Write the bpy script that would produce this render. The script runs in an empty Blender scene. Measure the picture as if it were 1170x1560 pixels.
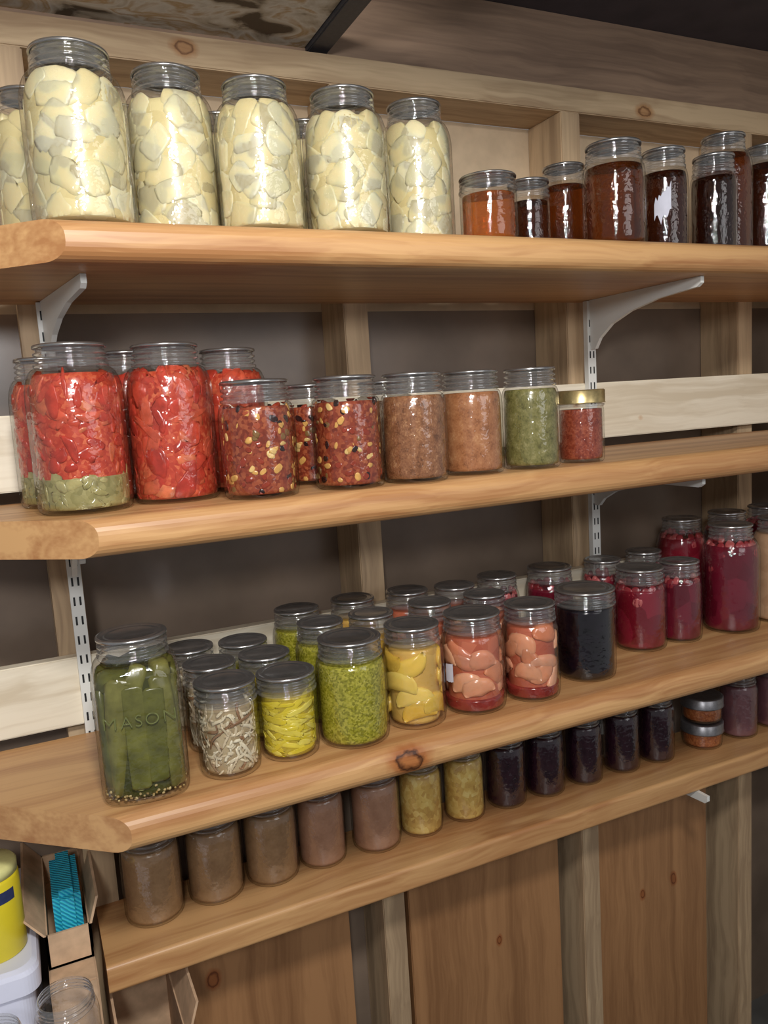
import bpy, bmesh, math, random
import numpy as np
from mathutils import Vector, Matrix, Quaternion
random.seed(7); rng=np.random.default_rng(7)
sc=bpy.context.scene
try:
    sc.view_settings.view_transform='Standard'
except Exception: pass
COL=sc.collection
# ------------------------------------------------------------ helpers
def s2l(c):
    return tuple(((v/255)/12.92 if v/255<=.04045 else ((v/255+.055)/1.055)**2.4) for v in c)+(1.,)
def link(o): COL.objects.link(o); return o
def mesh(name,V,Fc,smooth=False,mats=(),mi=None):
    me=bpy.data.meshes.new(name); me.from_pydata([tuple(v) for v in V],[],[tuple(f) for f in Fc])
    for m in mats: me.materials.append(m)
    if mi is not None: me.polygons.foreach_set('material_index',mi)
    if smooth: me.polygons.foreach_set('use_smooth',[True]*len(me.polygons))
    me.update(); return me
def top(o,label,cat,group=None,kind=None):
    if label: o['label']=label
    if cat: o['category']=cat
    if group: o['group']=group
    if kind: o['kind']=kind
    return o
def mat(name):
    m=bpy.data.materials.new(name); m.use_nodes=True; nt=m.node_tree
    return m,nt,nt.nodes['Principled BSDF']
def N(nt,t,**k):
    n=nt.nodes.new(t)
    for a,b in k.items():
        if a in n.inputs.keys(): n.inputs[a].default_value=b
        else: setattr(n,a,b)
    return n
def ramp(nt,stops,interp='LINEAR'):
    r=nt.nodes.new('ShaderNodeValToRGB'); cr=r.color_ramp; cr.interpolation=interp
    while len(cr.elements)<len(stops): cr.elements.new(.5)
    for e,(p,c) in zip(cr.elements,stops): e.position=p; e.color=c
    return r
def simple(name,c,rough=.5,metal=0.,bump=0,bscale=200,coat=0,var=.18):
    m,nt,b=mat(name); b.inputs['Roughness'].default_value=rough; b.inputs['Metallic'].default_value=metal
    b.inputs['Coat Weight'].default_value=coat
    tc=N(nt,'ShaderNodeTexCoord'); n=N(nt,'ShaderNodeTexNoise',Scale=bscale,Detail=4.)
    nt.links.new(tc.outputs['Object'],n.inputs['Vector'])
    c=s2l(c); d=tuple(v*(1-var) for v in c[:3])+(1,); e=tuple(min(1,v*(1+var*.6)) for v in c[:3])+(1,)
    r=ramp(nt,[(.3,d),(.7,e)]); nt.links.new(n.outputs['Fac'],r.inputs[0]); nt.links.new(r.outputs[0],b.inputs['Base Color'])
    if bump:
        bp=N(nt,'ShaderNodeBump',Strength=bump,Distance=.001); nt.links.new(n.outputs['Fac'],bp.inputs['Height']); nt.links.new(bp.outputs[0],b.inputs['Normal'])
    return m
def wood(name,c1,c2,axis=0,rough=.4,knots=(),coat=0.,kdark=(.30,.17,.10,1),kmid=(.80,.60,.44,1),scale=1.,seed=0.,lo=.36,hi=.58):
    m,nt,b=mat(name); L=nt.links.new
    tc=N(nt,'ShaderNodeTexCoord')
    nz=N(nt,'ShaderNodeTexNoise',Scale=6.,Detail=2.)
    L(tc.outputs['Object'],nz.inputs['Vector'])
    sub=N(nt,'ShaderNodeVectorMath',operation='SCALE'); sub.inputs['Scale'].default_value=.03; L(nz.outputs['Color'],sub.inputs[0])
    add=N(nt,'ShaderNodeVectorMath',operation='ADD'); L(tc.outputs['Object'],add.inputs[0]); L(sub.outputs[0],add.inputs[1])
    mp=N(nt,'ShaderNodeMapping'); s=[18*scale]*3; s[axis]=.8*scale; mp.inputs['Scale'].default_value=s; mp.inputs['Location'].default_value=(seed,seed*1.7,seed*.6)
    L(add.outputs[0],mp.inputs['Vector'])
    n1=N(nt,'ShaderNodeTexNoise',Scale=2.2,Detail=3.,Distortion=.9); L(mp.outputs[0],n1.inputs['Vector'])
    mp2=N(nt,'ShaderNodeMapping'); s=[120.]*3; s[axis]=3.; mp2.inputs['Scale'].default_value=s; L(add.outputs[0],mp2.inputs['Vector'])
    n2=N(nt,'ShaderNodeTexNoise',Scale=2.,Detail=2.); L(mp2.outputs[0],n2.inputs['Vector'])
    mx=N(nt,'ShaderNodeMath',operation='MULTIPLY_ADD'); L(n2.outputs['Fac'],mx.inputs[0]); mx.inputs[1].default_value=.22
    ml=N(nt,'ShaderNodeMath',operation='MULTIPLY'); L(n1.outputs['Fac'],ml.inputs[0]); ml.inputs[1].default_value=.74; L(ml.outputs[0],mx.inputs[2])
    a,c=s2l(c1),s2l(c2); mid=tuple((x+y)/2 for x,y in zip(a,c))
    r=ramp(nt,[(lo,a),((lo+hi)/2,mid),(hi,c)]); L(mx.outputs[0],r.inputs[0]); col=r.outputs[0]
    if knots:
        kn=N(nt,'ShaderNodeTexNoise',Scale=90.,Detail=3.); L(tc.outputs['Object'],kn.inputs['Vector'])
    for (kx,ky,kz,kr) in knots:
        vs=N(nt,'ShaderNodeVectorMath',operation='SUBTRACT'); L(add.outputs[0],vs.inputs[0]); vs.inputs[1].default_value=(kx+.015,ky+.015,kz+.015)
        mm=N(nt,'ShaderNodeMapping'); q=[1.]*3; q[axis]=.6; mm.inputs['Scale'].default_value=q; L(vs.outputs[0],mm.inputs['Vector'])
        ln=N(nt,'ShaderNodeVectorMath',operation='LENGTH'); L(mm.outputs[0],ln.inputs[0])
        dv=N(nt,'ShaderNodeMath',operation='DIVIDE'); L(ln.outputs['Value'],dv.inputs[0]); dv.inputs[1].default_value=kr
        ad=N(nt,'ShaderNodeMath',operation='MULTIPLY_ADD'); L(kn.outputs['Fac'],ad.inputs[0]); ad.inputs[1].default_value=.7; ad.inputs[2].default_value=-.35
        sm=N(nt,'ShaderNodeMath',operation='ADD'); L(dv.outputs[0],sm.inputs[0]); L(ad.outputs[0],sm.inputs[1])
        rr=ramp(nt,[(0,kmid),(.30,kmid),(.44,kdark),(.52,kmid),(.85,(1,1,1,1))]); sc2=N(nt,'ShaderNodeMath',operation='MULTIPLY'); L(sm.outputs[0],sc2.inputs[0]); sc2.inputs[1].default_value=.5
        L(sc2.outputs[0],rr.inputs[0])
        mix=N(nt,'ShaderNodeMix',data_type='RGBA',blend_type='MULTIPLY'); mix.inputs[0].default_value=1.
        L(col,mix.inputs[6]); L(rr.outputs[0],mix.inputs[7]); col=mix.outputs[2]
    L(col,b.inputs['Base Color']); b.inputs['Roughness'].default_value=rough; b.inputs['Coat Weight'].default_value=coat; b.inputs['Coat Roughness'].default_value=.36
    bp=N(nt,'ShaderNodeBump',Strength=.12,Distance=.001); L(mx.outputs[0],bp.inputs['Height']); L(bp.outputs[0],b.inputs['Normal'])
    return m
def boxm(name,x0,x1,y0,y1,z0,z1,m,bev=.0015):
    bm=bmesh.new(); bmesh.ops.create_cube(bm,size=1)
    cx,cy,cz=(x0+x1)/2,(y0+y1)/2,(z0+z1)/2
    for v in bm.verts: v.co=Vector((v.co.x*(x1-x0),v.co.y*(y1-y0),v.co.z*(z1-z0)))
    if bev: bmesh.ops.bevel(bm,geom=bm.edges[:],offset=bev,segments=2,affect='EDGES')
    me=bpy.data.meshes.new(name); bm.to_mesh(me); bm.free(); me.materials.append(m)
    o=bpy.data.objects.new(name,me); o.location=(cx,cy,cz); return link(o)
# ------------------------------------------------------------ camera (measured pose)
cd,cz,yaw,pit,rol,fpx=0.7870,0.0904,24.5707,7.6822,3.5469,1208.7733
a,b_,c_=map(math.radians,(yaw,pit,rol))
Fv=Vector((math.sin(a)*math.cos(b_),math.cos(a)*math.cos(b_),-math.sin(b_)))
R0=Vector((math.cos(a),-math.sin(a),0)); D0=Fv.cross(R0)
Rx=math.cos(c_)*R0+math.sin(c_)*D0; Dy=-math.sin(c_)*R0+math.cos(c_)*D0
cam=bpy.data.cameras.new('camera'); co=link(bpy.data.objects.new('camera',cam))
M=Matrix((Rx,-Dy,-Fv)).transposed().to_4x4(); M.translation=Vector((0,-cd,cz)); co.matrix_world=M
cam.sensor_fit='HORIZONTAL'; cam.sensor_width=36; cam.lens=fpx*36/1170; cam.clip_start=.01
sc.camera=co
# ------------------------------------------------------------ room materials
Z1,Z2,Z3,Z4=.2752,0.,-.3010,-.555
YB=.289
m_stud=wood('stud_pine',(162,136,106),(200,172,136),axis=2,rough=.6,scale=.8)
m_plate=wood('plate_pine',(164,136,104),(202,176,140),axis=0,rough=.6,knots=[(-.22,-.045,.006,.008),(.55,-.045,-.006,.009)])
m_rail=wood('rail_whitewood',(212,198,172),(236,226,204),axis=0,rough=.55,knots=[(.42,-.01,.012,.004),(.47,-.01,.02,.004),(.56,-.01,-.02,.004)])
m_hard=simple('hardboard_lit',(200,177,146),.7,bump=.1,bscale=40,var=.1)  # lit copy of the back hardboard, tan above the top shelf
m_hard2=simple('hardboard_shaded',(136,118,102),.27,bump=.5,bscale=5,var=.35)  # shaded copy of the same hardboard; broad tone patches mimic soft reflections
m_ceil=simple('subfloor_shadow_tone',(78,70,74),.8,bump=.2,bscale=20)  # shadow over the upper right is put into this dark colour
m_conc=simple('concrete_gray',(196,190,180),.85,bump=.4,bscale=30)
m_floor=simple('floor_concrete',(90,88,84),.8,bump=.3,bscale=15)
def shelfmat(i,knots,**k): return wood('shelf_pine_%d'%i,(168,117,72),(202,156,104),axis=0,rough=.44,coat=.12,knots=knots,seed=i*3.1,scale=.75,**k)
# ------------------------------------------------------------ structure
def st(o,label=None): o['kind']='structure'; return o
st(boxm('floor',-1.2,2.2,-2.2,.6,-1.35,-1.3,m_floor,0))
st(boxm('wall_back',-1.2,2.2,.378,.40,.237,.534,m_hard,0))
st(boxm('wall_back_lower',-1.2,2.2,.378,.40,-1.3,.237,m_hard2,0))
st(boxm('wall_right',1.44,1.48,-.3,.378,-1.3,.69,m_conc,0))
st(boxm('ceiling',-.2,2.2,-.60,.60,.69,.71,m_ceil,0))
def mgray():
    m,nt,b=mat('worn_panel'); L=nt.links.new
    tc=N(nt,'ShaderNodeTexCoord'); mp=N(nt,'ShaderNodeMapping'); mp.inputs['Scale'].default_value=(5,8,1); mp.inputs['Rotation'].default_value=(0,0,.5); L(tc.outputs['Object'],mp.inputs[0])
    n=N(nt,'ShaderNodeTexNoise',Scale=2.6,Detail=6.,Distortion=.8); L(mp.outputs[0],n.inputs[0])
    r=ramp(nt,[(.36,s2l((96,82,64))),(.43,s2l((190,178,156))),(.52,s2l((220,214,200))),(.58,s2l((188,160,118))),(.66,s2l((222,216,204)))]); L(n.outputs['Fac'],r.inputs[0]); L(r.outputs[0],b.inputs['Base Color']); b.inputs['Roughness'].default_value=.75
    return m
top(boxm('ceiling_panel',-.5,.425,-.4,.36,.585,.605,mgray(),.001),'stained mottled gray plywood panel overhead above the shelves','ceiling panel')
m_dk=simple('dark_strap',(64,64,70),.5,bump=.1)
top(boxm('panel_edge_strip',.4255,.455,-.4,.36,.578,.610,m_dk),'dark metal strip along the edge of the overhead panel','strip')
top(boxm('top_plate',-.5,1.44,YB,.378,.534,.5725,m_plate),'pale pine framing plank nailed across the tops of the studs','beam')
m_rim=wood('rim_board',(128,104,86),(162,134,110),axis=0,rough=.6,knots=[(-.25,-.02,.01,.008)],scale=.7)
top(boxm('rim_joist',-.5,1.44,.31,.345,.5728,.69,m_rim),'wide brown lumber board standing above the top plate','beam')
top(boxm('shadow_blocker',.24,1.44,-.52,-.482,.608,.6898,m_stud),'added out-of-view joist that shades the upper right','beam')  # added out of view to block the lamp and shadow the rim
for x0 in (.022,.448,.842,1.231):
    top(boxm('wall_stud',x0,x0+.038,YB,.3778,-1.3,.534,m_stud),'vertical pale pine stud behind the shelves','wall stud','pine wall studs')
top(boxm('wall_stud',1.345,1.40,.235,.285,-1.3,.57,m_stud),'vertical tan wood post beside the concrete wall','wall stud','pine wall studs')
for z0,z1,l in ((.013,.105,'whitewood rail across the studs above the second shelf'),(-.292,-.203,'whitewood rail across the studs above the third shelf')):
    top(boxm('wood_rail',-.5,1.338,.2702,.2889,z0,z1,m_rail),l,'wood rail','whitewood rails')
# ------------------------------------------------------------ shelves
def shelf(name,Z,yf,ybk,T,m,mitre,xr=1.43,xl=-.45,r=.016):
    pts=[(ybk,Z),(yf+r,Z)]
    for k in range(1,7):
        t=k/6*math.pi/2; pts.append((yf+r-r*math.sin(t),Z-r+r*math.cos(t)))
    r2=min(r,T-r)
    for k in range(0,7):
        t=k/6*math.pi/2; pts.append((yf+r2-r2*math.cos(t),Z-T+r2-r2*math.sin(t)))
    pts.append((ybk,Z-T))
    bm=bmesh.new(); A=[bm.verts.new((xl,y,z)) for y,z in pts]; B=[bm.verts.new((xr,y,z)) for y,z in pts]
    n=len(pts)
    for i in range(n): bm.faces.new((A[i],A[(i+1)%n],B[(i+1)%n],B[i]))
    bm.faces.new(A[::-1]); bm.faces.new(B)
    if mitre:
        g=bm.verts[:]+bm.edges[:]+bm.faces[:]
        res=bmesh.ops.bisect_plane(bm,geom=g,plane_co=(.0623,0,0),plane_no=Vector((-.66,-.75,0)),clear_outer=True)
        ed=[e for e in res['geom_cut'] if isinstance(e,bmesh.types.BMEdge)]
        bmesh.ops.holes_fill(bm,edges=ed,sides=0)
    bmesh.ops.recalc_face_normals(bm,faces=bm.faces[:])
    c=Vector((.7,yf,Z-T))
    for v in bm.verts: v.co-=c
    me=bpy.data.meshes.new(name); bm.to_mesh(me); bm.free(); me.materials.append(m)
    o=bpy.data.objects.new(name,me); o.location=c; return link(o)
top(shelf('shelf_board',Z1,0,.289,.038,shelfmat(1,[]),True),'varnished pine shelf board holding potatoes and amber jars','shelf','pine shelf boards')
top(shelf('shelf_board',Z2,0,.2595,.038,shelfmat(2,[]),True),'varnished pine shelf board holding tomatoes and salsa','shelf','pine shelf boards')
top(shelf('shelf_board',Z3,0,.2595,.038,shelfmat(3,[(-.327,.0,.016,.0125)],kdark=(.10,.05,.03,1),kmid=(.72,.48,.34,1)),True),'varnished pine shelf board with a dark knot in its edge','shelf','pine shelf boards')
top(shelf('shelf_board',Z4,.154,.289,.036,shelfmat(4,[]),False,xl=.03,r=.006),'narrow varnished pine shelf board holding sauces and dark jams','shelf','pine shelf boards')
# standards
m_white=simple('white_enamel',(226,226,220),.35,.0,bscale=12,var=.05)
m_black=simple('slot_black',(20,20,22),.6)
def standard(x,z0,z1):
    V=[];Fc=[];mi=[]
    def bx(x0,x1,y0,y1,a0,a1,k):
        n=len(V)
        for X in (x0,x1):
            for Y in (y0,y1):
                for Zz in (a0,a1): V.append((X,Y,Zz))
        for f in ((0,1,3,2),(4,6,7,5),(0,4,5,1),(2,3,7,6),(0,2,6,4),(1,5,7,3)): Fc.append([n+i for i in f]); mi.append(k)
    bx(-.008,.008,0,.0099,z0,z1,0)
    z=z0+.02
    while z<z1-.02:
        for dx in (-.0035,.0035): bx(dx-.0012,dx+.0012,-.0002,.001,z,z+.011,1)
        z+=.025
    me=mesh('shelf_standard',V,Fc,mats=(m_white,m_black),mi=mi)
    o=bpy.data.objects.new('shelf_standard',me); o.location=(x,.2601,0); return link(o)
top(standard(.0498,-.43,.236),'white slotted metal shelf standard screwed to a stud','shelf standard','slotted shelf standards')
top(standard(.8684,-.50,.236),'white slotted metal shelf standard screwed to a stud','shelf standard','slotted shelf standards')
def bracket(x,zu,yb=.26,yf=.03,dep=.078):
    L=yb-yf; q=dep/.088
    pr=[(0,0),(0,-.009),(.03,-.0135),(.35,-.021*q),(.6,-.033*q),(.78,-.049*q),(.90,-.070*q),(.95,-.088*q),(1,-.088*q),(1,0)]
    n=len(pr);V=[];
    for dx in (-.003,.003):
        for t,z in pr: V.append((dx,-L+t*L,z))
    Fc=[list(range(n))[::-1],list(range(n,2*n))]+[(i,(i+1)%n,n+(i+1)%n,n+i) for i in range(n)]
    me=mesh('shelf_bracket',V,Fc,mats=(m_white,)); o=bpy.data.objects.new('shelf_bracket',me); o.location=(x,yb,zu)
    return link(o)
for x,z in ((.0498,Z1-.038),(.8684,Z1-.038),(.0498,-.038),(.8684,-.038),(.0498,Z3-.038),(.8684,Z3-.038)):
    bk=bracket(x,z-.0003,yf=.03 if x>.5 else .065,dep=.078 if z>0 else .058)
    if x<.5 and z>0: bk.rotation_euler[2]=math.radians(9)
    top(bk,'white metal bracket under a pine shelf board','shelf bracket','white shelf brackets')
top(bracket(.985,Z4-.0363,yb=.2888,yf=.135,dep=.07),'white metal bracket under the narrow lowest shelf','shelf bracket','white shelf brackets')
# panels below
m_pan=[wood('panel_pine_%d'%i,(142,100,64),(172,126,84),axis=2,rough=.45,coat=.1,scale=.5,seed=i*5.,kdark=(.32,.16,.10,1),kmid=(.8,.55,.4,1),knots=kn) for i,kn in enumerate(([(-.08,-.009,.22,.008)],[(.02,-.009,.10,.005)],[(.05,-.009,.085,.0065),(-.03,-.009,.07,.0055)]))]
for i,(x0,x1) in enumerate(((.116,.398),(.503,.806),(.892,1.168))):
    top(boxm('pine_plank',x0,x1,.312,.330,-1.3,-.60,m_pan[i]),'tall varnished pine plank standing between the studs','plank','pine planks below the shelves')
# ------------------------------------------------------------ glass
def glassm(name,tint=(.97,.965,.95,1),edge=(.46,.46,.44,1),fmin=.05,fmax=.40,diff=0.,bump=.35,rough=.04):
    m,nt,b=mat(name); L=nt.links.new; nt.nodes.remove(b); out=nt.nodes['Material Output']
    tr=N(nt,'ShaderNodeBsdfTransparent'); gl=N(nt,'ShaderNodeBsdfGlossy'); gl.inputs['Roughness'].default_value=rough
    lw=N(nt,'ShaderNodeLayerWeight',Blend=.35)
    r=ramp(nt,[(0,tint),(.6,tint),(1,edge)]); L(lw.outputs['Facing'],r.inputs[0]); L(r.outputs[0],tr.inputs['Color'])
    f=N(nt,'ShaderNodeMapRange'); L(lw.outputs['Facing'],f.inputs[0]); f.inputs['To Min'].default_value=fmin; f.inputs['To Max'].default_value=fmax
    tc=N(nt,'ShaderNodeTexCoord'); nz=N(nt,'ShaderNodeTexNoise',Scale=110.,Detail=2.); L(tc.outputs['Object'],nz.inputs[0])
    bp=N(nt,'ShaderNodeBump',Strength=bump,Distance=.002); L(nz.outputs['Fac'],bp.inputs['Height'])
    L(bp.outputs[0],gl.inputs['Normal'])
    mx=N(nt,'ShaderNodeMixShader'); L(f.outputs[0],mx.inputs[0]); L(tr.outputs[0],mx.inputs[1]); L(gl.outputs[0],mx.inputs[2]); last=mx
    if diff:
        df=N(nt,'ShaderNodeBsdfDiffuse'); df.inputs[0].default_value=(.82,.82,.8,1)
        m2=N(nt,'ShaderNodeMixShader'); m2.inputs[0].default_value=diff; L(mx.outputs[0],m2.inputs[1]); L(df.outputs[0],m2.inputs[2]); last=m2
    L(last.outputs[0],out.inputs[0])
    return m
m_glass=glassm('jar_glass',bump=.65)
m_neck=glassm('jar_neck_glass',tint=(.90,.90,.89,1),edge=(.24,.25,.24,1),fmin=.14,fmax=.70,diff=.06,bump=.25,rough=.05)
m_lid=simple('lid_steel',(180,178,176),.24,.88,bump=.12,bscale=60)
m_gold=simple('lid_gold',(206,184,130),.3,.85)
m_band=simple('band_gray',(150,148,150),.35,.8)
def revolve(prof,seg=40,sqR=None,rm=0):
    V=[];Fc=[]
    for r,z in prof:
        for k in range(seg):
            t=2*math.pi*k/seg; q=1
            if sqR and r>rm:
                n=4.0; w=min(1,(r-rm)/(sqR-rm)); s=(abs(math.cos(t))**n+abs(math.sin(t))**n)**(-1/n); q=1+w*(s*.93-1)
            V.append((r*q*math.cos(t),r*q*math.sin(t),z))
    for i in range(len(prof)-1):
        for k in range(seg):
            k2=(k+1)%seg; Fc.append((i*seg+k,i*seg+k2,(i+1)*seg+k2,(i+1)*seg+k))
    return V,Fc
def cap(V,Fc,seg,topc=True,botc=True):
    n=len(V)//seg
    if botc: Fc.append(list(range(seg))[::-1])
    if topc: Fc.append(list(range((n-1)*seg,n*seg)))
KIND={'Q':(.048,.168,.0345,.030),'P':(.040,.122,.0340,.018),'H':(.033,.097,.0315,.008),'W':(.040,.122,.0385,.010),'S':(.048,.168,.0345,.026),'J':(.035,.044,.0335,.006)}
def outer(k):
    R,h,rm,hs=KIND[k]; nk=.021 if h>.06 else .012
    hb=h-nk-hs
    p=[(R*.3,.003),(R*.76,.003),(R*.81,.0006),(R*.90,.0002),(R*.965,.003),(R*.995,.009),(R,.016),(R,(hb+.016)/2),(R,hb)]
    for i in range(1,8):
        t=i/7*math.pi/2; p.append((rm+(R-rm)*math.cos(t)**.9 if i<7 else rm,hb+hs*math.sin(t)))
    s=1 if nk>.02 else .55
    for r,z in ((.0022,.0200),(.0022,.0176),(-.0016,.0166),(-.0016,.0146),(.0012,.0136),(.0012,.0118),(-.0016,.0108),(-.0016,.0090),(.0012,.0080),(.0012,.0062),(-.0016,.0052),(-.0016,.0020),(-.0004,.0008),(-.0025,.0)):
        p.append((rm+r,h-z*s))
    return p,R,h,rm,hb,hs
def rin(k):
    p,R,h,rm,hb,hs=outer(k)
    zs=np.array([q[1] for q in p[3:16]]+[h]); rs=np.array([q[0] for q in p[3:16]]+[rm])-.0028
    return lambda z: np.interp(z,zs,rs),p,R,h,rm,hb,hs
def fillprof(k,fill,inset=.0028):
    f,p,R,h,rm,hb,hs=rin(k); out=[(.001,.0045)]
    for z in np.concatenate([np.linspace(.005,.02,5),np.linspace(.025,fill,22)]) if fill>.026 else np.linspace(.005,fill,8): out.append((float(f(z))-(inset-.0028),float(z)))
    out.append((out[-1][0]-.004,fill+.0006)); out.append((.001,fill+.0006)); return out
def lidmesh(rm,band=None):
    if band:
        pr=[(.001,.0016),(rm*.8,.0016),(rm*.86,.0026),(rm+.0015,.0026),(rm+.0032,.0012),(rm+.0034,-.0145),(rm+.0040,-.016),(rm+.002,-.016)]
    else:
        pr=[(.001,.0010),(rm*.70,.0010),(rm*.75,.0020),(rm*.80,.0010),(rm*.90,.0010),(rm*.955,.0026),(rm+.0008,.0020),(rm+.0016,.0006),(rm+.0014,-.0014),(rm-.0005,-.0012)]
    V,Fc=revolve(pr,40); cap(V,Fc,40,False,True)
    return mesh('lid',V,Fc,True,(band or m_lid,))
glass_me={};lid_me={}
for k in KIND:
    p,R,h,rm,hb,hs=outer(k)
    V,Fc=revolve(p,48,R if k=='S' else None,rm); nf=len(Fc); cap(V,Fc,48,False,True)
    mi=[1 if (i//48)>=15 and i<nf else 0 for i in range(len(Fc))]
    glass_me[k]=mesh('glass_body',V,Fc,True,(m_glass,m_neck),mi); lid_me[k]=lidmesh(rm)
band_gold=lidmesh(KIND['H'][2],m_gold); band_gray=lidmesh(KIND['J'][2],m_band)
# ------------------------------------------------------------ contents
def unit_box(n=4,pw=5):
    bm=bmesh.new(); bmesh.ops.create_cube(bm,size=2)
    bmesh.ops.subdivide_edges(bm,edges=bm.edges[:],cuts=n-1,use_grid_fill=True)
    V=np.array([v.co[:] for v in bm.verts]); bm.verts.index_update(); Fc=[[v.index for v in f.verts] for f in bm.faces]; bm.free()
    nrm=(np.abs(V)**pw).sum(1)**(1/pw); return V/nrm[:,None],Fc
UB5=unit_box(5,14); UB5r=unit_box(5,5.0); UB5s=unit_box(5,4.5); UB4=unit_box(4,7); UB3=unit_box(3,3); UBs=unit_box(2,2.2); UBr=unit_box(4,2.3); UBr3=unit_box(3,2.6)
def crescent(seg=12,ring=10,arc=2.3,ra=.62,th=.34,hw=.5):
    V=[];Fc=[]
    for i in range(seg+1):
        t=(i/seg-.5)*arc; s=max(.03,math.cos((i/seg-.5)*math.pi))**.6
        for j in range(ring):
            q=2*math.pi*j/ring; rr=ra+th*s*math.cos(q)
            V.append((rr*math.sin(t),rr*math.cos(t)-ra,hw*s*math.sin(q)))
    for i in range(seg):
        for j in range(ring):
            j2=(j+1)%ring; Fc.append((i*ring+j,i*ring+j2,(i+1)*ring+j2,(i+1)*ring+j))
    Fc.append(list(range(ring))); Fc.append(list(range(seg*ring,(seg+1)*ring))[::-1])
    return np.array(V),Fc
CR=crescent(); CR2=crescent(arc=2.0,ra=.62,th=.38)
def tube(seg=10,ring=6,bend=.5):
    V=[];Fc=[]
    for i in range(seg+1):
        x=(i/seg-.5)*2; y=bend*(x*x-.3)+.15*math.sin(x*4)
        for j in range(ring):
            q=2*math.pi*j/ring; s=1 if 0<i<seg else .3
            V.append((x,y+math.cos(q)*.12*s,math.sin(q)*.12*s))
    for i in range(seg):
        for j in range(ring):
            j2=(j+1)%ring; Fc.append((i*ring+j,i*ring+j2,(i+1)*ring+j2,(i+1)*ring+j))
    Fc.append(list(range(ring))); Fc.append(list(range(seg*ring,(seg+1)*ring))[::-1])
    return np.array(V),Fc
TB=tube()
def rotm(ax,ang): return np.array(Matrix.Rotation(ang,3,Vector(ax)))
def randrot():
    q=rng.normal(size=4); q/=np.linalg.norm(q); return np.array(Quaternion(q).to_matrix())
def pieces(k,items,name,m,inset=0.0006,zmax=None,warp=0.,shear=0.):
    f,p,R,h,rm,hb,hs=rin(k); VV=[];FF=[];CV=[];n=0
    for U,s,Rm,th,r,z,cv in items:
        U0=U[0]
        if shear:
            U0=U0@(np.eye(3)+rng.uniform(-shear,shear,(3,3)))
            U0=U0*(1+shear*.8*U0[:,[0]]*rng.uniform(-1,1))
        if warp:
            K=rng.normal(size=(3,3))*1.6; ph=rng.uniform(0,6.3,3)
            U0=U0+warp*np.sin(U0@K+ph)
        V=(U0*np.array(s))@Rm.T+np.array([r*math.cos(th),r*math.sin(th),z])
        V[:,2]=np.clip(V[:,2],.0055,zmax or h-.004)
        rr=np.hypot(V[:,0],V[:,1]); lim=f(V[:,2])-inset
        if k=='S':
            t=np.arctan2(V[:,1],V[:,0]); lim=lim*(((abs(np.cos(t))**4+abs(np.sin(t))**4)**-.25)*.93)
        lim=lim-rng.random()*.0010
        q=np.minimum(1,lim/np.maximum(rr,1e-6)); V[:,0]*=q; V[:,1]*=q
        VV.append(V); FF+= [[i+n for i in fc] for fc in U[1]]; CV+=[cv]*len(V); n+=len(V)
    V=np.vstack(VV); me=mesh(name,V.tolist(),FF,True,(m,))
    at=me.attributes.new('cv','FLOAT','POINT'); at.data.foreach_set('value',CV)
    return me
def piecemat(name,stops,rough=.35,interp='LINEAR',mott=.25,nscale=90,bump=.3,sss=0.):
    m,nt,b=mat(name); L=nt.links.new
    at=N(nt,'ShaderNodeAttribute',attribute_name='cv')
    tc=N(nt,'ShaderNodeTexCoord'); nz=N(nt,'ShaderNodeTexNoise',Scale=float(nscale),Detail=4.); L(tc.outputs['Object'],nz.inputs[0])
    r=ramp(nt,[(p,s2l(c)) for p,c in stops],interp); L(at.outputs['Fac'],r.inputs[0])
    mr=N(nt,'ShaderNodeMapRange'); L(nz.outputs['Fac'],mr.inputs[0]); mr.inputs['From Min'].default_value=.3; mr.inputs['From Max'].default_value=.7; mr.inputs['To Min'].default_value=1-mott; mr.inputs['To Max'].default_value=1+mott*.5
    vm=N(nt,'ShaderNodeVectorMath',operation='SCALE'); L(r.outputs[0],vm.inputs[0]); L(mr.outputs[0],vm.inputs['Scale']); L(vm.outputs[0],b.inputs['Base Color'])
    b.inputs['Roughness'].default_value=rough
    if sss:
        b.inputs['Subsurface Weight'].default_value=sss; b.inputs['Subsurface Radius'].default_value=(1,.7,.4); b.inputs['Subsurface Scale'].default_value=.006
    bp=N(nt,'ShaderNodeBump',Strength=bump,Distance=.0008); L(nz.outputs['Fac'],bp.inputs['Height']); L(bp.outputs[0],b.inputs['Normal'])
    return m
def puree(name,stops,vs=120.,ns=60.,rough=.3,bump=.4,w=.5,interp='LINEAR'):
    m,nt,b=mat(name); L=nt.links.new
    tc=N(nt,'ShaderNodeTexCoord'); oi=N(nt,'ShaderNodeObjectInfo')
    ad=N(nt,'ShaderNodeVectorMath',operation='ADD'); L(tc.outputs['Object'],ad.inputs[0]); L(oi.outputs['Random'],ad.inputs[1])
    vo=N(nt,'ShaderNodeTexVoronoi',Scale=float(vs)); L(ad.outputs[0],vo.inputs['Vector'])
    sp=N(nt,'ShaderNodeSeparateColor'); L(vo.outputs['Color'],sp.inputs[0])
    nz=N(nt,'ShaderNodeTexNoise',Scale=float(ns),Detail=5.); L(ad.outputs[0],nz.inputs['Vector'])
    mx=N(nt,'ShaderNodeMix',data_type='FLOAT'); mx.inputs[0].default_value=w; L(nz.outputs['Fac'],mx.inputs[2]); L(sp.outputs[0],mx.inputs[3])
    r=ramp(nt,[(p,s2l(c)) for p,c in stops],interp); L(mx.outputs[0],r.inputs[0]); L(r.outputs[0],b.inputs['Base Color'])
    b.inputs['Roughness'].default_value=rough
    bp=N(nt,'ShaderNodeBump',Strength=bump,Distance=.0006); L(mx.outputs[0],bp.inputs['Height']); L(bp.outputs[0],b.inputs['Normal'])
    return m
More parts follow.
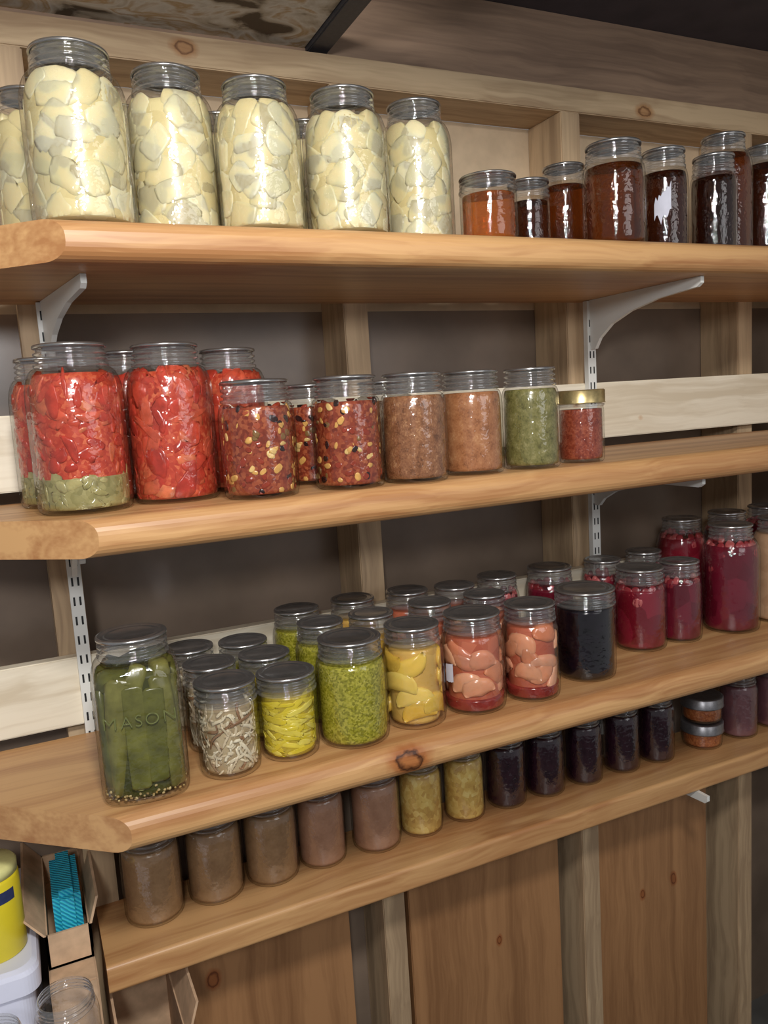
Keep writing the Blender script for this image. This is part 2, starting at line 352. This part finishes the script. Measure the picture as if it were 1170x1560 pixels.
def fillmesh(k,fill,m,inset=.0028,name='contents'):
    V,Fc=revolve(fillprof(k,fill,inset),40,KIND[k][0] if k=='S' else None,KIND[k][2]); cap(V,Fc,40,True,True)
    return mesh(name,V,Fc,True,(m,))
PI2=2*math.pi
def scatter(k,U,size,z0,z1,dz,nang,rfac=.82,rot=randrot,cvf=lambda z:rng.random(),jit=.3,sj=.25):
    f,p,R,h,rm,hb,hs=rin(k); it=[]; z=z0; ph=0
    while z<=z1:
        for i in range(nang):
            th=(i+ph+rng.normal()*jit*.4)/nang*PI2; zz=z+rng.normal()*dz*jit*.5
            s=[v*(1+rng.uniform(-sj,sj)) for v in size]
            r=float(f(zz))*rfac*(1+rng.uniform(-.06,.06))
            R_=rot() if rot is randrot else rot(th)
            it.append((U,s,R_,th,r,zz,cvf(zz)))
        z+=dz; ph+=.5
    return it
def tang(tilt,spread):
    def g(th): return rotm((0,0,1),th+math.pi/2)@rotm((0,1,0),tilt+rng.normal()*spread)@rotm((1,0,0),rng.uniform(-.5,.5))
    return g
def facing(spread,flip=True):
    B=np.array([[0,0,1],[1,0,0],[0,1,0]],float)
    def g(th): return rotm((0,0,1),th)@rotm((1,0,0),rng.normal()*spread+(math.pi if flip and rng.random()<.4 else 0))@B
    return g
C={}
def cached(fn):
    store={}
    def g(k):
        if k not in store: store[k]=fn(k)
        return store[k]
    return g
m_pot=piecemat('potato',[(0,(212,197,148)),(.5,(222,209,164)),(1,(231,221,182))],.36,mott=.06,nscale=30,bump=.12,sss=.4)
m_potl=puree('potato_liquid',[(.3,(206,190,138)),(.7,(217,203,152))],60,30,.25,.1)
def c_pot(seed):
    def fn(k):
        h=KIND[k][1]
        it=scatter(k,UB5r,(.0185,.0150,.0130),.014,h-.036,.0165,7,.82,sj=.25,jit=.6)
        return [('potato_pieces',pieces(k,it,'potato_pieces',m_pot,zmax=h-.024,shear=.06)),('liquid',fillmesh(k,h-.034,m_potl,.0044,'liquid'))]
    return cached(fn)
C['pot']=c_pot(1);C['pot2']=c_pot(2);C['pot3']=c_pot(3)
m_tom=piecemat('tomato_pieces',[(0,(146,138,86)),(.28,(178,168,116)),(.3,(176,56,42)),(.6,(192,68,50)),(.85,(204,88,62)),(1,(208,116,78))],.16,mott=.3,nscale=110,bump=.6,sss=.2)
m_toml=puree('tomato_juice',[(.3,(166,54,38)),(.55,(186,70,48)),(.72,(206,106,72))],260,110,.2,.5,.35)
m_grl=puree('green_layer',[(.3,(128,122,74)),(.7,(158,150,100))],200,110,.3,.6,.45)
def c_tom(green):
    def fn(k):
        h=KIND[k][1]; o=[]
        it=scatter(k,UBr,(.0115,.0085,.0055) if green else (.0165,.0110,.0065),.046 if green else .008,h-.028,.0095,13,.88,cvf=lambda z:rng.uniform(.33,1)**1.2,sj=.5,jit=1.)
        it=[i[:6]+(max(.33,i[6]),) for i in it]
        o.append(('tomato_pieces',pieces(k,it,'tomato_pieces',m_tom,zmax=h-.022,warp=.25,shear=.25)))
        if green:
            ig=scatter(k,UBr3,(.0090,.0062,.0050),.008,.036,.0062,16,.92,cvf=lambda z:rng.uniform(0,.27),sj=.5,jit=1.2)
            o.append(('green_pieces',pieces(k,ig,'green_pieces',m_tom,zmax=h-.022,warp=.25,shear=.3)))
            o.append(('green_layer',fillmesh(k,.036,m_grl,.0040,'green_layer')))
        o.append(('juice',fillmesh(k,h-.028,m_toml,.0048 if green else .0042,'juice')))
        return o
    return cached(fn)
C['tomg']=c_tom(True);C['tom']=c_tom(False)
m_sal=piecemat('salsa_bits',[(0,(210,160,88)),(.20,(222,186,118)),(.25,(46,26,24)),(.36,(66,32,26)),(.40,(142,54,34)),(.8,(160,74,46)),(.9,(126,94,54)),(1,(154,64,42))],.18,'CONSTANT',.2,140,bump=.3)
m_sall=puree('salsa_base',[(.25,(112,44,28)),(.5,(138,60,38)),(.72,(160,86,54))],300,110,.2,.4)
def c_sal(k):
    h=KIND[k][1]
    def cv(z):
        u=rng.random(); return rng.uniform(0,.24) if u<.38 else (rng.uniform(.26,.35) if u<.52 else rng.uniform(.41,1))
    it=scatter(k,UBr3,(.0041,.0034,.0028),.008,h-.028,.0085,14,.965,cvf=cv,jit=1.2,sj=.4)
    return [('salsa_bits',pieces(k,it,'salsa_bits',m_sal,zmax=h-.022,inset=.0001,warp=.15,shear=.15)),('salsa',fillmesh(k,h-.026,m_sall,.0040,'salsa'))]
C['sal']=cached(c_sal)
def c_pur(nm,stops,**kw):
    m=puree(nm,stops,**kw)
    C[nm]=cached(lambda k:[('contents',fillmesh(k,KIND[k][1]-(.024 if KIND[k][1]>.06 else .013),m))])
c_pur('brownsauce',[(.30,(104,66,42)),(.45,(134,88,58)),(.6,(148,101,69)),(.72,(176,132,94))],vs=620,ns=100,w=.24,rough=.2)
c_pur('brownsauce2',[(.28,(130,82,50)),(.45,(158,104,68)),(.6,(170,116,78)),(.75,(188,140,98))],vs=560,ns=90,w=.18,rough=.2)
c_pur('greensalsa',[(.28,(88,84,44)),(.45,(114,110,62)),(.6,(130,124,76)),(.75,(156,148,102))],vs=520,ns=100,w=.2,rough=.2)
c_pur('redsalsa',[(.28,(110,42,28)),(.5,(138,62,42)),(.75,(160,86,60))],vs=420,ns=90,w=.3,rough=.2)
c_pur('orangesalsa',[(.28,(140,72,38)),(.5,(170,96,54)),(.75,(194,126,76))],vs=420,ns=110,w=.35)
c_pur('applebutter',[(.3,(142,110,78)),(.7,(168,134,98))],vs=300,ns=45,w=.12,bump=.12,rough=.25)
c_pur('applebutter2',[(.3,(160,120,96)),(.7,(182,140,114))],vs=300,ns=45,w=.12,bump=.12,rough=.25)
c_pur('cornrelish',[(.34,(196,156,82)),(.5,(218,182,100)),(.60,(230,200,116)),(.75,(240,218,142))],vs=130,ns=45,w=.3,rough=.2)
c_pur('darkjam',[(.3,(38,18,30)),(.7,(56,28,42))],vs=240,ns=50,w=.12,rough=.15,bump=.1)
c_pur('blueberry',[(.3,(8,6,10)),(.7,(20,14,24))],vs=110,ns=50,w=.3,rough=.12,bump=.15)
c_pur('plumsauce',[(.3,(108,68,76)),(.7,(136,94,100))],vs=60,ns=30,w=.2)
c_pur('palepeach',[(.3,(176,136,104)),(.7,(204,166,132))],vs=60,ns=30,w=.2)
m_rel=piecemat('relish',[(0,(146,140,30)),(.5,(168,163,46)),(.85,(186,180,70)),(1,(202,194,104))],.2,mott=.25,nscale=150)
m_rell=puree('relish_base',[(.3,(120,116,26)),(.5,(150,146,42)),(.7,(174,166,64))],480,170,.2,.5)
def c_rel(k):
    h=KIND[k][1]
    it=scatter(k,UBs,(.0038,.0010,.0011),.007,h-.028,.0042,34,.955,rot=tang(0,.9),jit=1.,sj=.5)
    return [('relish_shreds',pieces(k,it,'relish_shreds',m_rel,zmax=h-.022)),('relish',fillmesh(k,h-.026,m_rell,.0030,'relish'))]
C['relish']=cached(c_rel)
m_bean=piecemat('yellow_beans',[(0,(204,182,40)),(.5,(216,196,56)),(1,(226,211,96))],.2,mott=.12,nscale=60)
m_beanl=puree('bean_liquid',[(.3,(166,144,34)),(.7,(186,164,50))],80,40,.2,.1)
def c_bean(k):
    h=KIND[k][1]
    it=scatter(k,UBr,(.024,.0040,.0034),.011,h-.024,.0070,9,.90,rot=tang(0,.3),jit=.8,sj=.25)
    return [('bean_pieces',pieces(k,it,'bean_pieces',m_bean,zmax=h-.016,warp=.12)),('liquid',fillmesh(k,h-.022,m_beanl,.0048,'liquid'))]
C['bean']=cached(c_bean)
m_spr=piecemat('sprout',[(0,(196,176,144)),(.5,(216,202,172)),(.90,(226,216,190)),(.93,(140,106,76)),(1,(150,114,82))],.25,mott=.12,nscale=80)
m_sprl=puree('sprout_liquid',[(.3,(160,140,108)),(.7,(186,168,134))],80,40,.2,.1)
def c_spr(k):
    h=KIND[k][1]
    it=scatter(k,TB,(.017,.012,.018),.010,h-.026,.0040,13,.93,jit=1.,sj=.3)
    return [('sprout_strands',pieces(k,it,'sprout_strands',m_spr,zmax=h-.016)),('brine',fillmesh(k,h-.022,m_sprl,.0052,'brine'))]
C['sprout']=cached(c_spr)
m_ype=piecemat('yellow_peach',[(0,(222,176,68)),(.5,(230,192,84)),(1,(238,208,118))],.18,mott=.1,nscale=40,bump=.1,sss=.2)
m_ypel=puree('peach_syrup',[(.3,(196,154,76)),(.7,(212,174,94))],60,30,.15,.1)
def c_ype(k):
    h=KIND[k][1]
    it=scatter(k,CR,(.042,.038,.020),.026,h-.034,.0175,4,.84,rot=facing(.22),jit=.5,sj=.10)
    return [('peach_slices',pieces(k,it,'peach_slices',m_ype,zmax=h-.022)),('syrup',fillmesh(k,h-.026,m_ypel,.008,'syrup'))]
C['ypeach']=cached(c_ype)
m_pea=piecemat('pink_peach',[(0,(204,122,84)),(.4,(218,144,106)),(.8,(228,166,130)),(1,(208,126,96))],.2,mott=.14,nscale=40,bump=.1,sss=.25)
m_peal=puree('pink_syrup',[(.3,(170,84,60)),(.7,(190,106,78))],60,30,.15,.1)
m_peaj=puree('pink_juice',[(.3,(120,38,32)),(.7,(144,52,44))],60,30,.15,.1)
def c_pea(k):
    h=KIND[k][1]
    it=scatter(k,CR2,(.036,.034,.024),.030,h-.034,.0165,4,.80,rot=facing(.8),jit=.7,sj=.12)
    return [('peach_pieces',pieces(k,it,'peach_pieces',m_pea,zmax=h-.020,shear=.12,warp=.04)),('syrup',fillmesh(k,h-.026,m_peal,.0070,'syrup')),('juice_layer',fillmesh(k,.018,m_peaj,.003,'juice_layer'))]
C['peach']=cached(c_pea)
m_pic=piecemat('pickle',[(0,(78,80,34)),(.6,(102,102,48)),(.9,(124,120,64)),(.93,(160,156,98)),(1,(172,168,110))],.25,mott=.4,nscale=60,bump=.5)
m_picl=puree('pickle_brine',[(.3,(60,62,28)),(.7,(78,78,38))],80,40,.15,.1)
m_seed=piecemat('mustard_seed',[(0,(150,120,60)),(1,(204,186,134))],.4)
def c_pic(k):
    h=KIND[k][1]; it=[]
    for i in range(14):
        th=i/14*PI2+.1+rng.normal()*.06
        it.append((UB5,(.0115,.0105,.057+rng.uniform(-.008,.008)),rotm((0,0,1),th+rng.uniform(-.4,.4))@rotm((1,0,0),rng.normal()*.09),th,.0365,.070,rng.uniform(0,.9)))
    for i in range(8):
        th=i/8*PI2; it.append((UB4,(.017,.012,.009),randrot(),th,.032,.128,rng.uniform(0,.9)))
    it.append((UB4,(.0052,.0042,.050),rotm((0,1,0),.10)@rotm((0,0,1),.3),-1.60,.0415,.064,.97))
    sd=scatter(k,UBs,(.0015,.0015,.0015),.0065,.013,.0030,40,.99,jit=.9)
    return [('pickle_spears',pieces(k,it,'pickle_spears',m_pic,zmax=h-.020)),('mustard_seeds',pieces(k,sd,'mustard_seeds',m_seed,inset=.0001)),('brine',fillmesh(k,h-.034,m_picl,.0090,'brine'))]
C['pickle']=cached(c_pic)
m_ber=piecemat('berries',[(0,(118,30,38)),(.5,(156,54,62)),(1,(186,98,96))],.2,mott=.2,nscale=60)
m_jui=puree('berry_juice',[(.3,(88,15,30)),(.7,(112,26,44))],40,20,.1,.05)
m_jui2=puree('berry_juice_bright',[(.3,(104,18,30)),(.7,(130,30,46))],40,20,.1,.05)
def c_jui(mj):
    def fn(k):
        h=KIND[k][1]
        it=scatter(k,UB3,(.0062,.0062,.0062),h-.070 if k=='Q' else h-.046,h-.026,.0085,15,.92,jit=.6)
        return [('berries',pieces(k,it,'berries',m_ber,zmax=h-.018)),('juice',fillmesh(k,h-.030,mj,.0034,'juice'))]
    return cached(fn)
C['juice']=c_jui(m_jui);C['juice2']=c_jui(m_jui2)
def amber(name,c,rough=.06,tw=.88):
    m,nt,b=mat(name); b.inputs['Transmission Weight'].default_value=tw; b.inputs['IOR'].default_value=1.18; b.inputs['Roughness'].default_value=rough
    tc=N(nt,'ShaderNodeTexCoord'); nz=N(nt,'ShaderNodeTexNoise',Scale=18.,Detail=2.); nt.links.new(tc.outputs['Object'],nz.inputs[0])
    q=s2l(c); r=ramp(nt,[(.3,tuple(v*.8 for v in q[:3])+(1,)),(.7,q)]); nt.links.new(nz.outputs['Fac'],r.inputs[0]); nt.links.new(r.outputs[0],b.inputs['Base Color'])
    return m
for nm,c in (('amber',(142,76,34)),('amberdark',(96,50,30)),('orange',(222,134,62))):
    mm=amber(nm,c); C[nm]=cached(lambda k,mm=mm:[('syrup',fillmesh(k,KIND[k][1]-.026,mm,.003,'syrup'))])
# ------------------------------------------------------------ jar builder
kindword={'Q':'quart','P':'pint','H':'half-pint','W':'wide-mouth pint','S':'square-sided quart','J':'short'}
desc={'pot':'pale cubed potatoes','pot2':'pale cubed potatoes','pot3':'pale cubed potatoes','tomg':'red tomatoes over a green layer','tom':'chopped red tomatoes','sal':'corn and black bean salsa','brownsauce':'speckled brown sauce','brownsauce2':'reddish brown sauce','greensalsa':'green salsa','redsalsa':'brick red salsa','orangesalsa':'orange-brown salsa','applebutter':'brown apple butter','applebutter2':'pinkish brown sauce','cornrelish':'yellow corn relish','darkjam':'dark purple jam','blueberry':'nearly black blueberries','plumsauce':'dusky plum sauce','palepeach':'pale peach sauce','relish':'bright green relish','bean':'yellow bean pieces','sprout':'pale bean sprouts','ypeach':'yellow peach slices','peach':'pinkish orange peaches','pickle':'green pickle spears','juice':'crimson berry juice','juice2':'bright red berry juice','amber':'amber syrup','amberdark':'dark amber syrup','orange':'orange syrup'}
def jar(k,content,x,y,Z,d,h,group,rot=None,where='',lid=None):
    R,h0,rm,hs=KIND[k]
    e=bpy.data.objects.new('canning_jar',None); e.empty_display_size=.02; link(e)
    e.location=(x/1000,y/1000,Z+.0003); s=d/2000/R; e.scale=(s,s,h/1000/h0)
    e.rotation_euler=(0,0,rng.uniform(0,PI2) if rot is None else rot)
    lidtxt='gold lid' if lid is band_gold else ('gray lid' if lid is band_gray else 'flat lid')
    e['label']=('%s jar of %s, %s%s'%(kindword[k],desc[content],lidtxt,(' '+where) if where else '')) if content else 'empty open clear glass jar on the storage bin'
    e['category']='jar'; e['group']=group
    g=bpy.data.objects.new('glass_body',glass_me[k]); g.parent=e; link(g); g['label']='clear glass jar body with threaded neck'
    if content:
        for nm,me in C[content](k):
            o=bpy.data.objects.new(nm,me); o.parent=e; link(o)
        l=bpy.data.objects.new('lid',lid or lid_me[k]); l.parent=e; l.location=(0,0,h0); link(l)
    return e
G1='jars on the top shelf';G2='jars on the second shelf';G3='jars on the third shelf';G4='jars on the lowest shelf'
for i,(x,y,d,h) in enumerate(((88,60,98,161),(187,106,95,169),(268,60,90,150),(368,62,94,151),(477,100,87,163))):
    jar('Q',('pot','pot2','pot3')[i%3],x,y,Z1,d,h,G1)
for i,(x,y) in enumerate(((54,172),(148,196),(262,190),(370,185))): jar('Q',('pot2','pot3','pot')[i%3],x,y,Z1,86,159,G1,where='in back')
for k,c,x,y,d,h in (('H','orange',551,60,69,76),('H','amberdark',660,130,56,95),('P','amber',724,136,64,120),('P','amber',745,60,80,127),('P','amberdark',942,78,64,131),('Q','amber',1010,122,83,177),('Q','amberdark',1098,120,82,168)):
    jar(k,c,x,y,Z1,d,h,G1)
pj=jar('P','amberdark',860,90,Z1,66,136,G1,rot=0,where='with torn white label')
for k,c,x,y,d,h in (('Q','tomg',62,94,96,168),('Q','tom',159,108,95,167),('P','sal',239,50,82,122),('P','sal',343,49,80,122),('P','brownsauce',423,40,77,122),('P','brownsauce2',511,56,77,122),('P','greensalsa',593,48,72,122),('Q','tomg',37,188,76,162),('Q','tom',129,207,86,168),('Q','tom',244,172,88,165),('P','sal',333,142,72,118),('P','brownsauce',439,150,77,118)):
    jar(k,c,x,y,Z2,d,h,G2)
jar('H','redsalsa',676,54,Z2,60,91,G2,lid=band_gold)
mj=jar('S','pickle',89,65,Z3,97,169,G3,rot=-.11)
for k,c,x,y,d,h in (('H','sprout',180,58,68,101),('H','bean',252,64,68,95),('P','relish',332,61,85,122),('P','ypeach',417,66,77,122),('P','peach',587,58,75,122),('W','blueberry',693,78,83,122),('P','juice2',840,130,80,122),('P','juice',916,125,68,122),('Q','juice',1019,118,88,168),('Q','palepeach',1123,112,88,168),
    ('H','sprout',180,133,63,100),('H','bean',247,131,63,100),('H','sprout',172,215,63,100),('H','relish',239,200,63,100),('H','relish',86,172,62,104),
    ('P','relish',324,229,70,122),('P','relish',327,146,67,122),('P','ypeach',409,234,70,122),('P','ypeach',397,143,67,122),('P','peach',492,227,69,122),('P','peach',486,147,67,122),('P','peach',561,209,67,122),('P','peach',569,140,66,122),('P','juice',645,225,68,122),('P','juice',741,222,78,122),('P','juice',838,212,66,122),('P','juice',932,220,66,122),('Q','juice2',1013,216,84,168),('Q','juice',1118,214,84,168),('Q','juice',1215,213,84,168)):
    jar(k,c,x,y,Z3,d,h,G3)
pk=jar('P','peach',503,66,Z3,82,122,G3,rot=0,where='with small sticker')
for k,c,x,y,d,h in (('P','applebutter',101,237,77,122),('P','applebutter',184,242,77,122),('P','applebutter',264,242,76,122),('P','applebutter2',340,243,70,122),('P','applebutter2',425,240,74,122),('P','cornrelish',501,241,67,118),('P','cornrelish',579,243,65,118),('P','darkjam',657,243,66,120),('P','darkjam',732,241,66,120),('P','darkjam',810,238,63,120),('P','darkjam',891,238,63,120),('P','darkjam',967,235,63,120),('P','plumsauce',1163,230,68,118),('P','plumsauce',1250,230,68,118)):
    jar(k,c,x,y,Z4,d,h,G4)
jar('J','orangesalsa',1074,232,Z4,70,43,G4,lid=band_gray)
jar('J','orangesalsa',1074,232,Z4+.0475,70,43,G4,lid=band_gray,where='stacked on another')
# embossed lettering on the pickle jar
m_glassl=simple('glass_relief',(104,108,64),.12,.0)
def emboss(txt,parent,Rr,z,size,th0):
    cu=bpy.data.curves.new('t','FONT'); cu.body=txt; cu.size=size; cu.align_x='CENTER'; cu.extrude=.0003; cu.space_character=1.2; cu.offset=-.0003
    to=bpy.data.objects.new('t',cu); link(to); bpy.context.view_layer.update()
    me=bpy.data.meshes.new_from_object(to.evaluated_get(bpy.context.evaluated_depsgraph_get())); bpy.data.objects.remove(to)
    bm=bmesh.new(); bm.from_mesh(me); bmesh.ops.subdivide_edges(bm,edges=[e for e in bm.edges if e.calc_length()>.003],cuts=2)
    for v in bm.verts:
        t=th0+v.co.x/Rr; sq=((abs(math.cos(t))**4+abs(math.sin(t))**4)**-.25)*.93
        r=.048*sq+.0003+v.co.z; v.co=Vector((r*math.cos(t),r*math.sin(t),z+v.co.y))
    bm.to_mesh(me); bm.free(); me.materials.clear(); me.materials.append(m_glassl)
    o=bpy.data.objects.new('embossed_lettering',me); o.parent=parent; o['label']='raised glass lettering reading MASON'; link(o)
emboss('MASON',mj,.047,.084,.018,-math.pi/2)
m_pap=simple('paper_white',(200,200,212),.7,bscale=60,var=.08)
def patch(name,parent,R,t0,t1,z0,z1,m,label,rag=1.):
    V=[];n=10
    for i in range(n+1):
        t=t0+(t1-t0)*i/n
        V.append((R*math.cos(t),R*math.sin(t),z0+rag*(.010*abs(math.sin(i*2.3))+.018*abs(i/n-.4))))
        V.append((R*math.cos(t),R*math.sin(t),z1-rag*(.008*abs(math.cos(i*1.7))+.020*(1-i/n))))
    Fc=[(2*i,2*i+2,2*i+3,2*i+1) for i in range(n)]
    o=bpy.data.objects.new(name,mesh(name,V,Fc,True,(m,))); o.parent=parent; o['label']=label; link(o)
patch('paper_label',pj,.0408,-2.72,-2.05,.030,.084,m_pap,'torn remains of a white paper label')
patch('sticker',pk,.0403,-3.10,-2.78,.040,.066,m_pap,'small pale blue and white sticker',.1)
# ------------------------------------------------------------ lower corner clutter
m_tote=simple('tote_plastic',(224,226,242),.4,bscale=10,var=.08)
m_card=simple('cardboard',(204,170,136),.8,bump=.1,bscale=60)
def mteal():
    m,nt,b=mat('teal_pattern'); L=nt.links.new
    tc=N(nt,'ShaderNodeTexCoord'); w=N(nt,'ShaderNodeTexWave',Scale=110.,Distortion=2.); w.bands_direction='DIAGONAL'; L(tc.outputs['Object'],w.inputs[0])
    r=ramp(nt,[(.3,s2l((30,150,190))),(.7,s2l((56,190,208)))]); L(w.outputs['Fac'],r.inputs[0]); L(r.outputs[0],b.inputs['Base Color']); b.inputs['Roughness'].default_value=.35
    bp=N(nt,'ShaderNodeBump',Strength=.5,Distance=.002); L(w.outputs['Fac'],bp.inputs['Height']); L(bp.outputs[0],b.inputs['Normal'])
    return m
m_yel=simple('yellow_plastic',(226,206,44),.35,bscale=20,var=.06)
m_lab=simple('label_navy',(40,50,90),.5)
def tote(x0,x1,y0,y1,z1,name='storage_bin'):
    V=[];Fc=[]; S=10
    lv=[(.0,-1.3),(.0,z1-.035),(-.003,z1-.033),(-.008,z1-.030),(-.008,z1-.008),(-.006,z1-.003),(-.001,z1)]
    for off,z in lv:
        X0,X1,Y0,Y1=x0+.012+off,x1-.012-off,y0+.012+off,y1-.012-off
        for cx,cy,a0 in ((X1-.02,Y1-.02,0),(X0+.02,Y1-.02,90),(X0+.02,Y0+.02,180),(X1-.02,Y0+.02,270)):
            for k in range(S):
                t=math.radians(a0+k*90/(S-1)); V.append((cx+.02*math.cos(t),cy+.02*math.sin(t),z))
    n=4*S
    for i in range(len(lv)-1):
        for k in range(n): Fc.append((i*n+k,i*n+(k+1)%n,(i+1)*n+(k+1)%n,(i+1)*n+k))
    Fc.append(list(range(n))[::-1]); Fc.append(list(range((len(lv)-1)*n,len(lv)*n)))
    o=bpy.data.objects.new(name,mesh(name,V,Fc,False,(m_tote,))); return link(o)
top(tote(-.34,-.036,.125,.372,-.508),'pale bluish white plastic storage bin beside the shelves','storage bin','storage bins')
top(tote(-.34,.022,-.06,.113,-.600),'low pale plastic storage bin holding empty jars','storage bin','storage bins')
e=bpy.data.objects.new('plastic_canister',None); e.location=(-.083,.185,-.5078); e.scale=(1,1,.86); link(e)
top(e,'yellow plastic canister with a pale cap and dark label','canister')
def part(name,pr,m,par,seg=36):
    V,Fc=revolve(pr,seg); cap(V,Fc,seg,True,True); o=bpy.data.objects.new(name,mesh(name,V,Fc,True,(m,))); o.parent=par; link(o); return o
part('body',[(.030,0),(.0325,.003),(.0325,.105),(.031,.110)],m_yel,e)
part('cap',[(.0315,.1101),(.0318,.122),(.029,.126),(.012,.128)],simple('cap_cream',(226,222,150),.4,var=.05),e)
V=[];n=14
for i in range(n+1):
    t=math.radians(-100+i*62/n)
    V+=[(.0328*math.cos(t),.0328*math.sin(t),.080),(.0328*math.cos(t),.0328*math.sin(t),.096)]
o=bpy.data.objects.new('label_band',mesh('label_band',V,[(2*i,2*i+2,2*i+3,2*i+1) for i in range(n)],True,(m_lab,))); o.parent=e; link(o)
def carton(x0,x1,y0,y1,z0,z1,label,flap=.05,front=True,left=(-.6,0,.8)):
    e=bpy.data.objects.new('cardboard_box',None); cx,cy=(x0+x1)/2,(y0+y1)/2; e.location=(cx,cy,z0); link(e); top(e,label,'box','cardboard boxes')
    t=.003; V=[];Fc=[]
    def bx(a0,a1,b0,b1,c0,c1):
        n=len(V)
        for X in (a0,a1):
            for Y in (b0,b1):
                for Zz in (c0,c1): V.append((X-cx,Y-cy,Zz-z0))
        for f in ((0,1,3,2),(4,6,7,5),(0,4,5,1),(2,3,7,6),(0,2,6,4),(1,5,7,3)): Fc.append([n+i for i in f])
    bx(x0,x1,y0,y1,z0,z0+t); bx(x0,x0+t,y0,y1,z0,z1); bx(x1-t,x1,y0,y1,z0,z1); bx(x0,x1,y0,y0+t,z0,z1); bx(x0,x1,y1-t,y1,z0,z1)
    o=bpy.data.objects.new('box_body',mesh('box_body',V,Fc,mats=(m_card,))); o.parent=e; link(o)
    w=(x1-x0)/2; hy=(y1-y0)/2
    fl=[((-w,-hy),(-w,hy),left),((w,-hy),(w,hy),(.3,0,.95))]
    if front: fl.append(((-w,-hy),(w,-hy),(0,-.8,.5)))
    for (p0,p1,dr) in fl:
        H=z1-z0; d=Vector(dr)*flap
        nn=Vector((p1[1]-p0[1],p0[0]-p1[0],0)).normalized()*.0015
        A=[Vector((p0[0],p0[1],H)),Vector((p1[0],p1[1],H)),Vector((p1[0],p1[1],H))+d,Vector((p0[0],p0[1],H))+d]
        VV=[v+nn for v in A]+[v-nn for v in A]
        o=bpy.data.objects.new('flap',mesh('flap',VV,[(0,1,2,3),(7,6,5,4),(0,4,5,1),(1,5,6,2),(2,6,7,3),(3,7,4,0)],mats=(m_card,))); o.parent=e; link(o)
    return e
carton(-.032,.019,.175,.370,-.548,-.505,'open cardboard box holding a teal package beside the shelf end',.034,False)
pkg=top(boxm('plastic_package',-.020,.012,.19,.30,-.5448,-.466,mteal(),.008),'teal ribbed package standing in the open box','package')
top(boxm('brown_carton',-.0325,.0195,.135,.372,-1.3,-.5485,m_card,.002),'plain brown carton beneath the small open box','box','cardboard boxes')
carton(.030,.112,.12,.285,-1.3,-.655,'tall open cardboard carton beneath the lowest shelf',.045,True,(.05,0,1))
for x,y in ((-88,48),(-17,70)):
    jar('P',None,x,y,-.60,66,90,'empty jars in the corner')
# ------------------------------------------------------------ lights
def area(name,loc,tgt,size,e,col):
    l=bpy.data.lights.new(name,'AREA'); l.shape='DISK'; l.size=size; l.energy=e; l.color=col
    o=link(bpy.data.objects.new(name,l)); o.location=loc; o.rotation_euler=(Vector(tgt)-Vector(loc)).to_track_quat('-Z','Y').to_euler(); return o
area('ceiling_lamp',(.05,-.95,.64),(.45,.3,-.2),.14,12,(1,.98,.95))
area('second_lamp',(-.20,-1.15,.36),(.3,.3,.1),.14,6.5,(.97,.98,1))
area('fill_light',(1.0,-1.6,.40),(.6,.3,-.2),.9,4.0,(.98,.98,1))  # broad soft fill added to lift the shade, not a fixture
w=bpy.data.worlds.new('w'); sc.world=w; w.use_nodes=True; w.node_tree.nodes['Background'].inputs[0].default_value=(.90,.91,.95,1); w.node_tree.nodes['Background'].inputs[1].default_value=.24
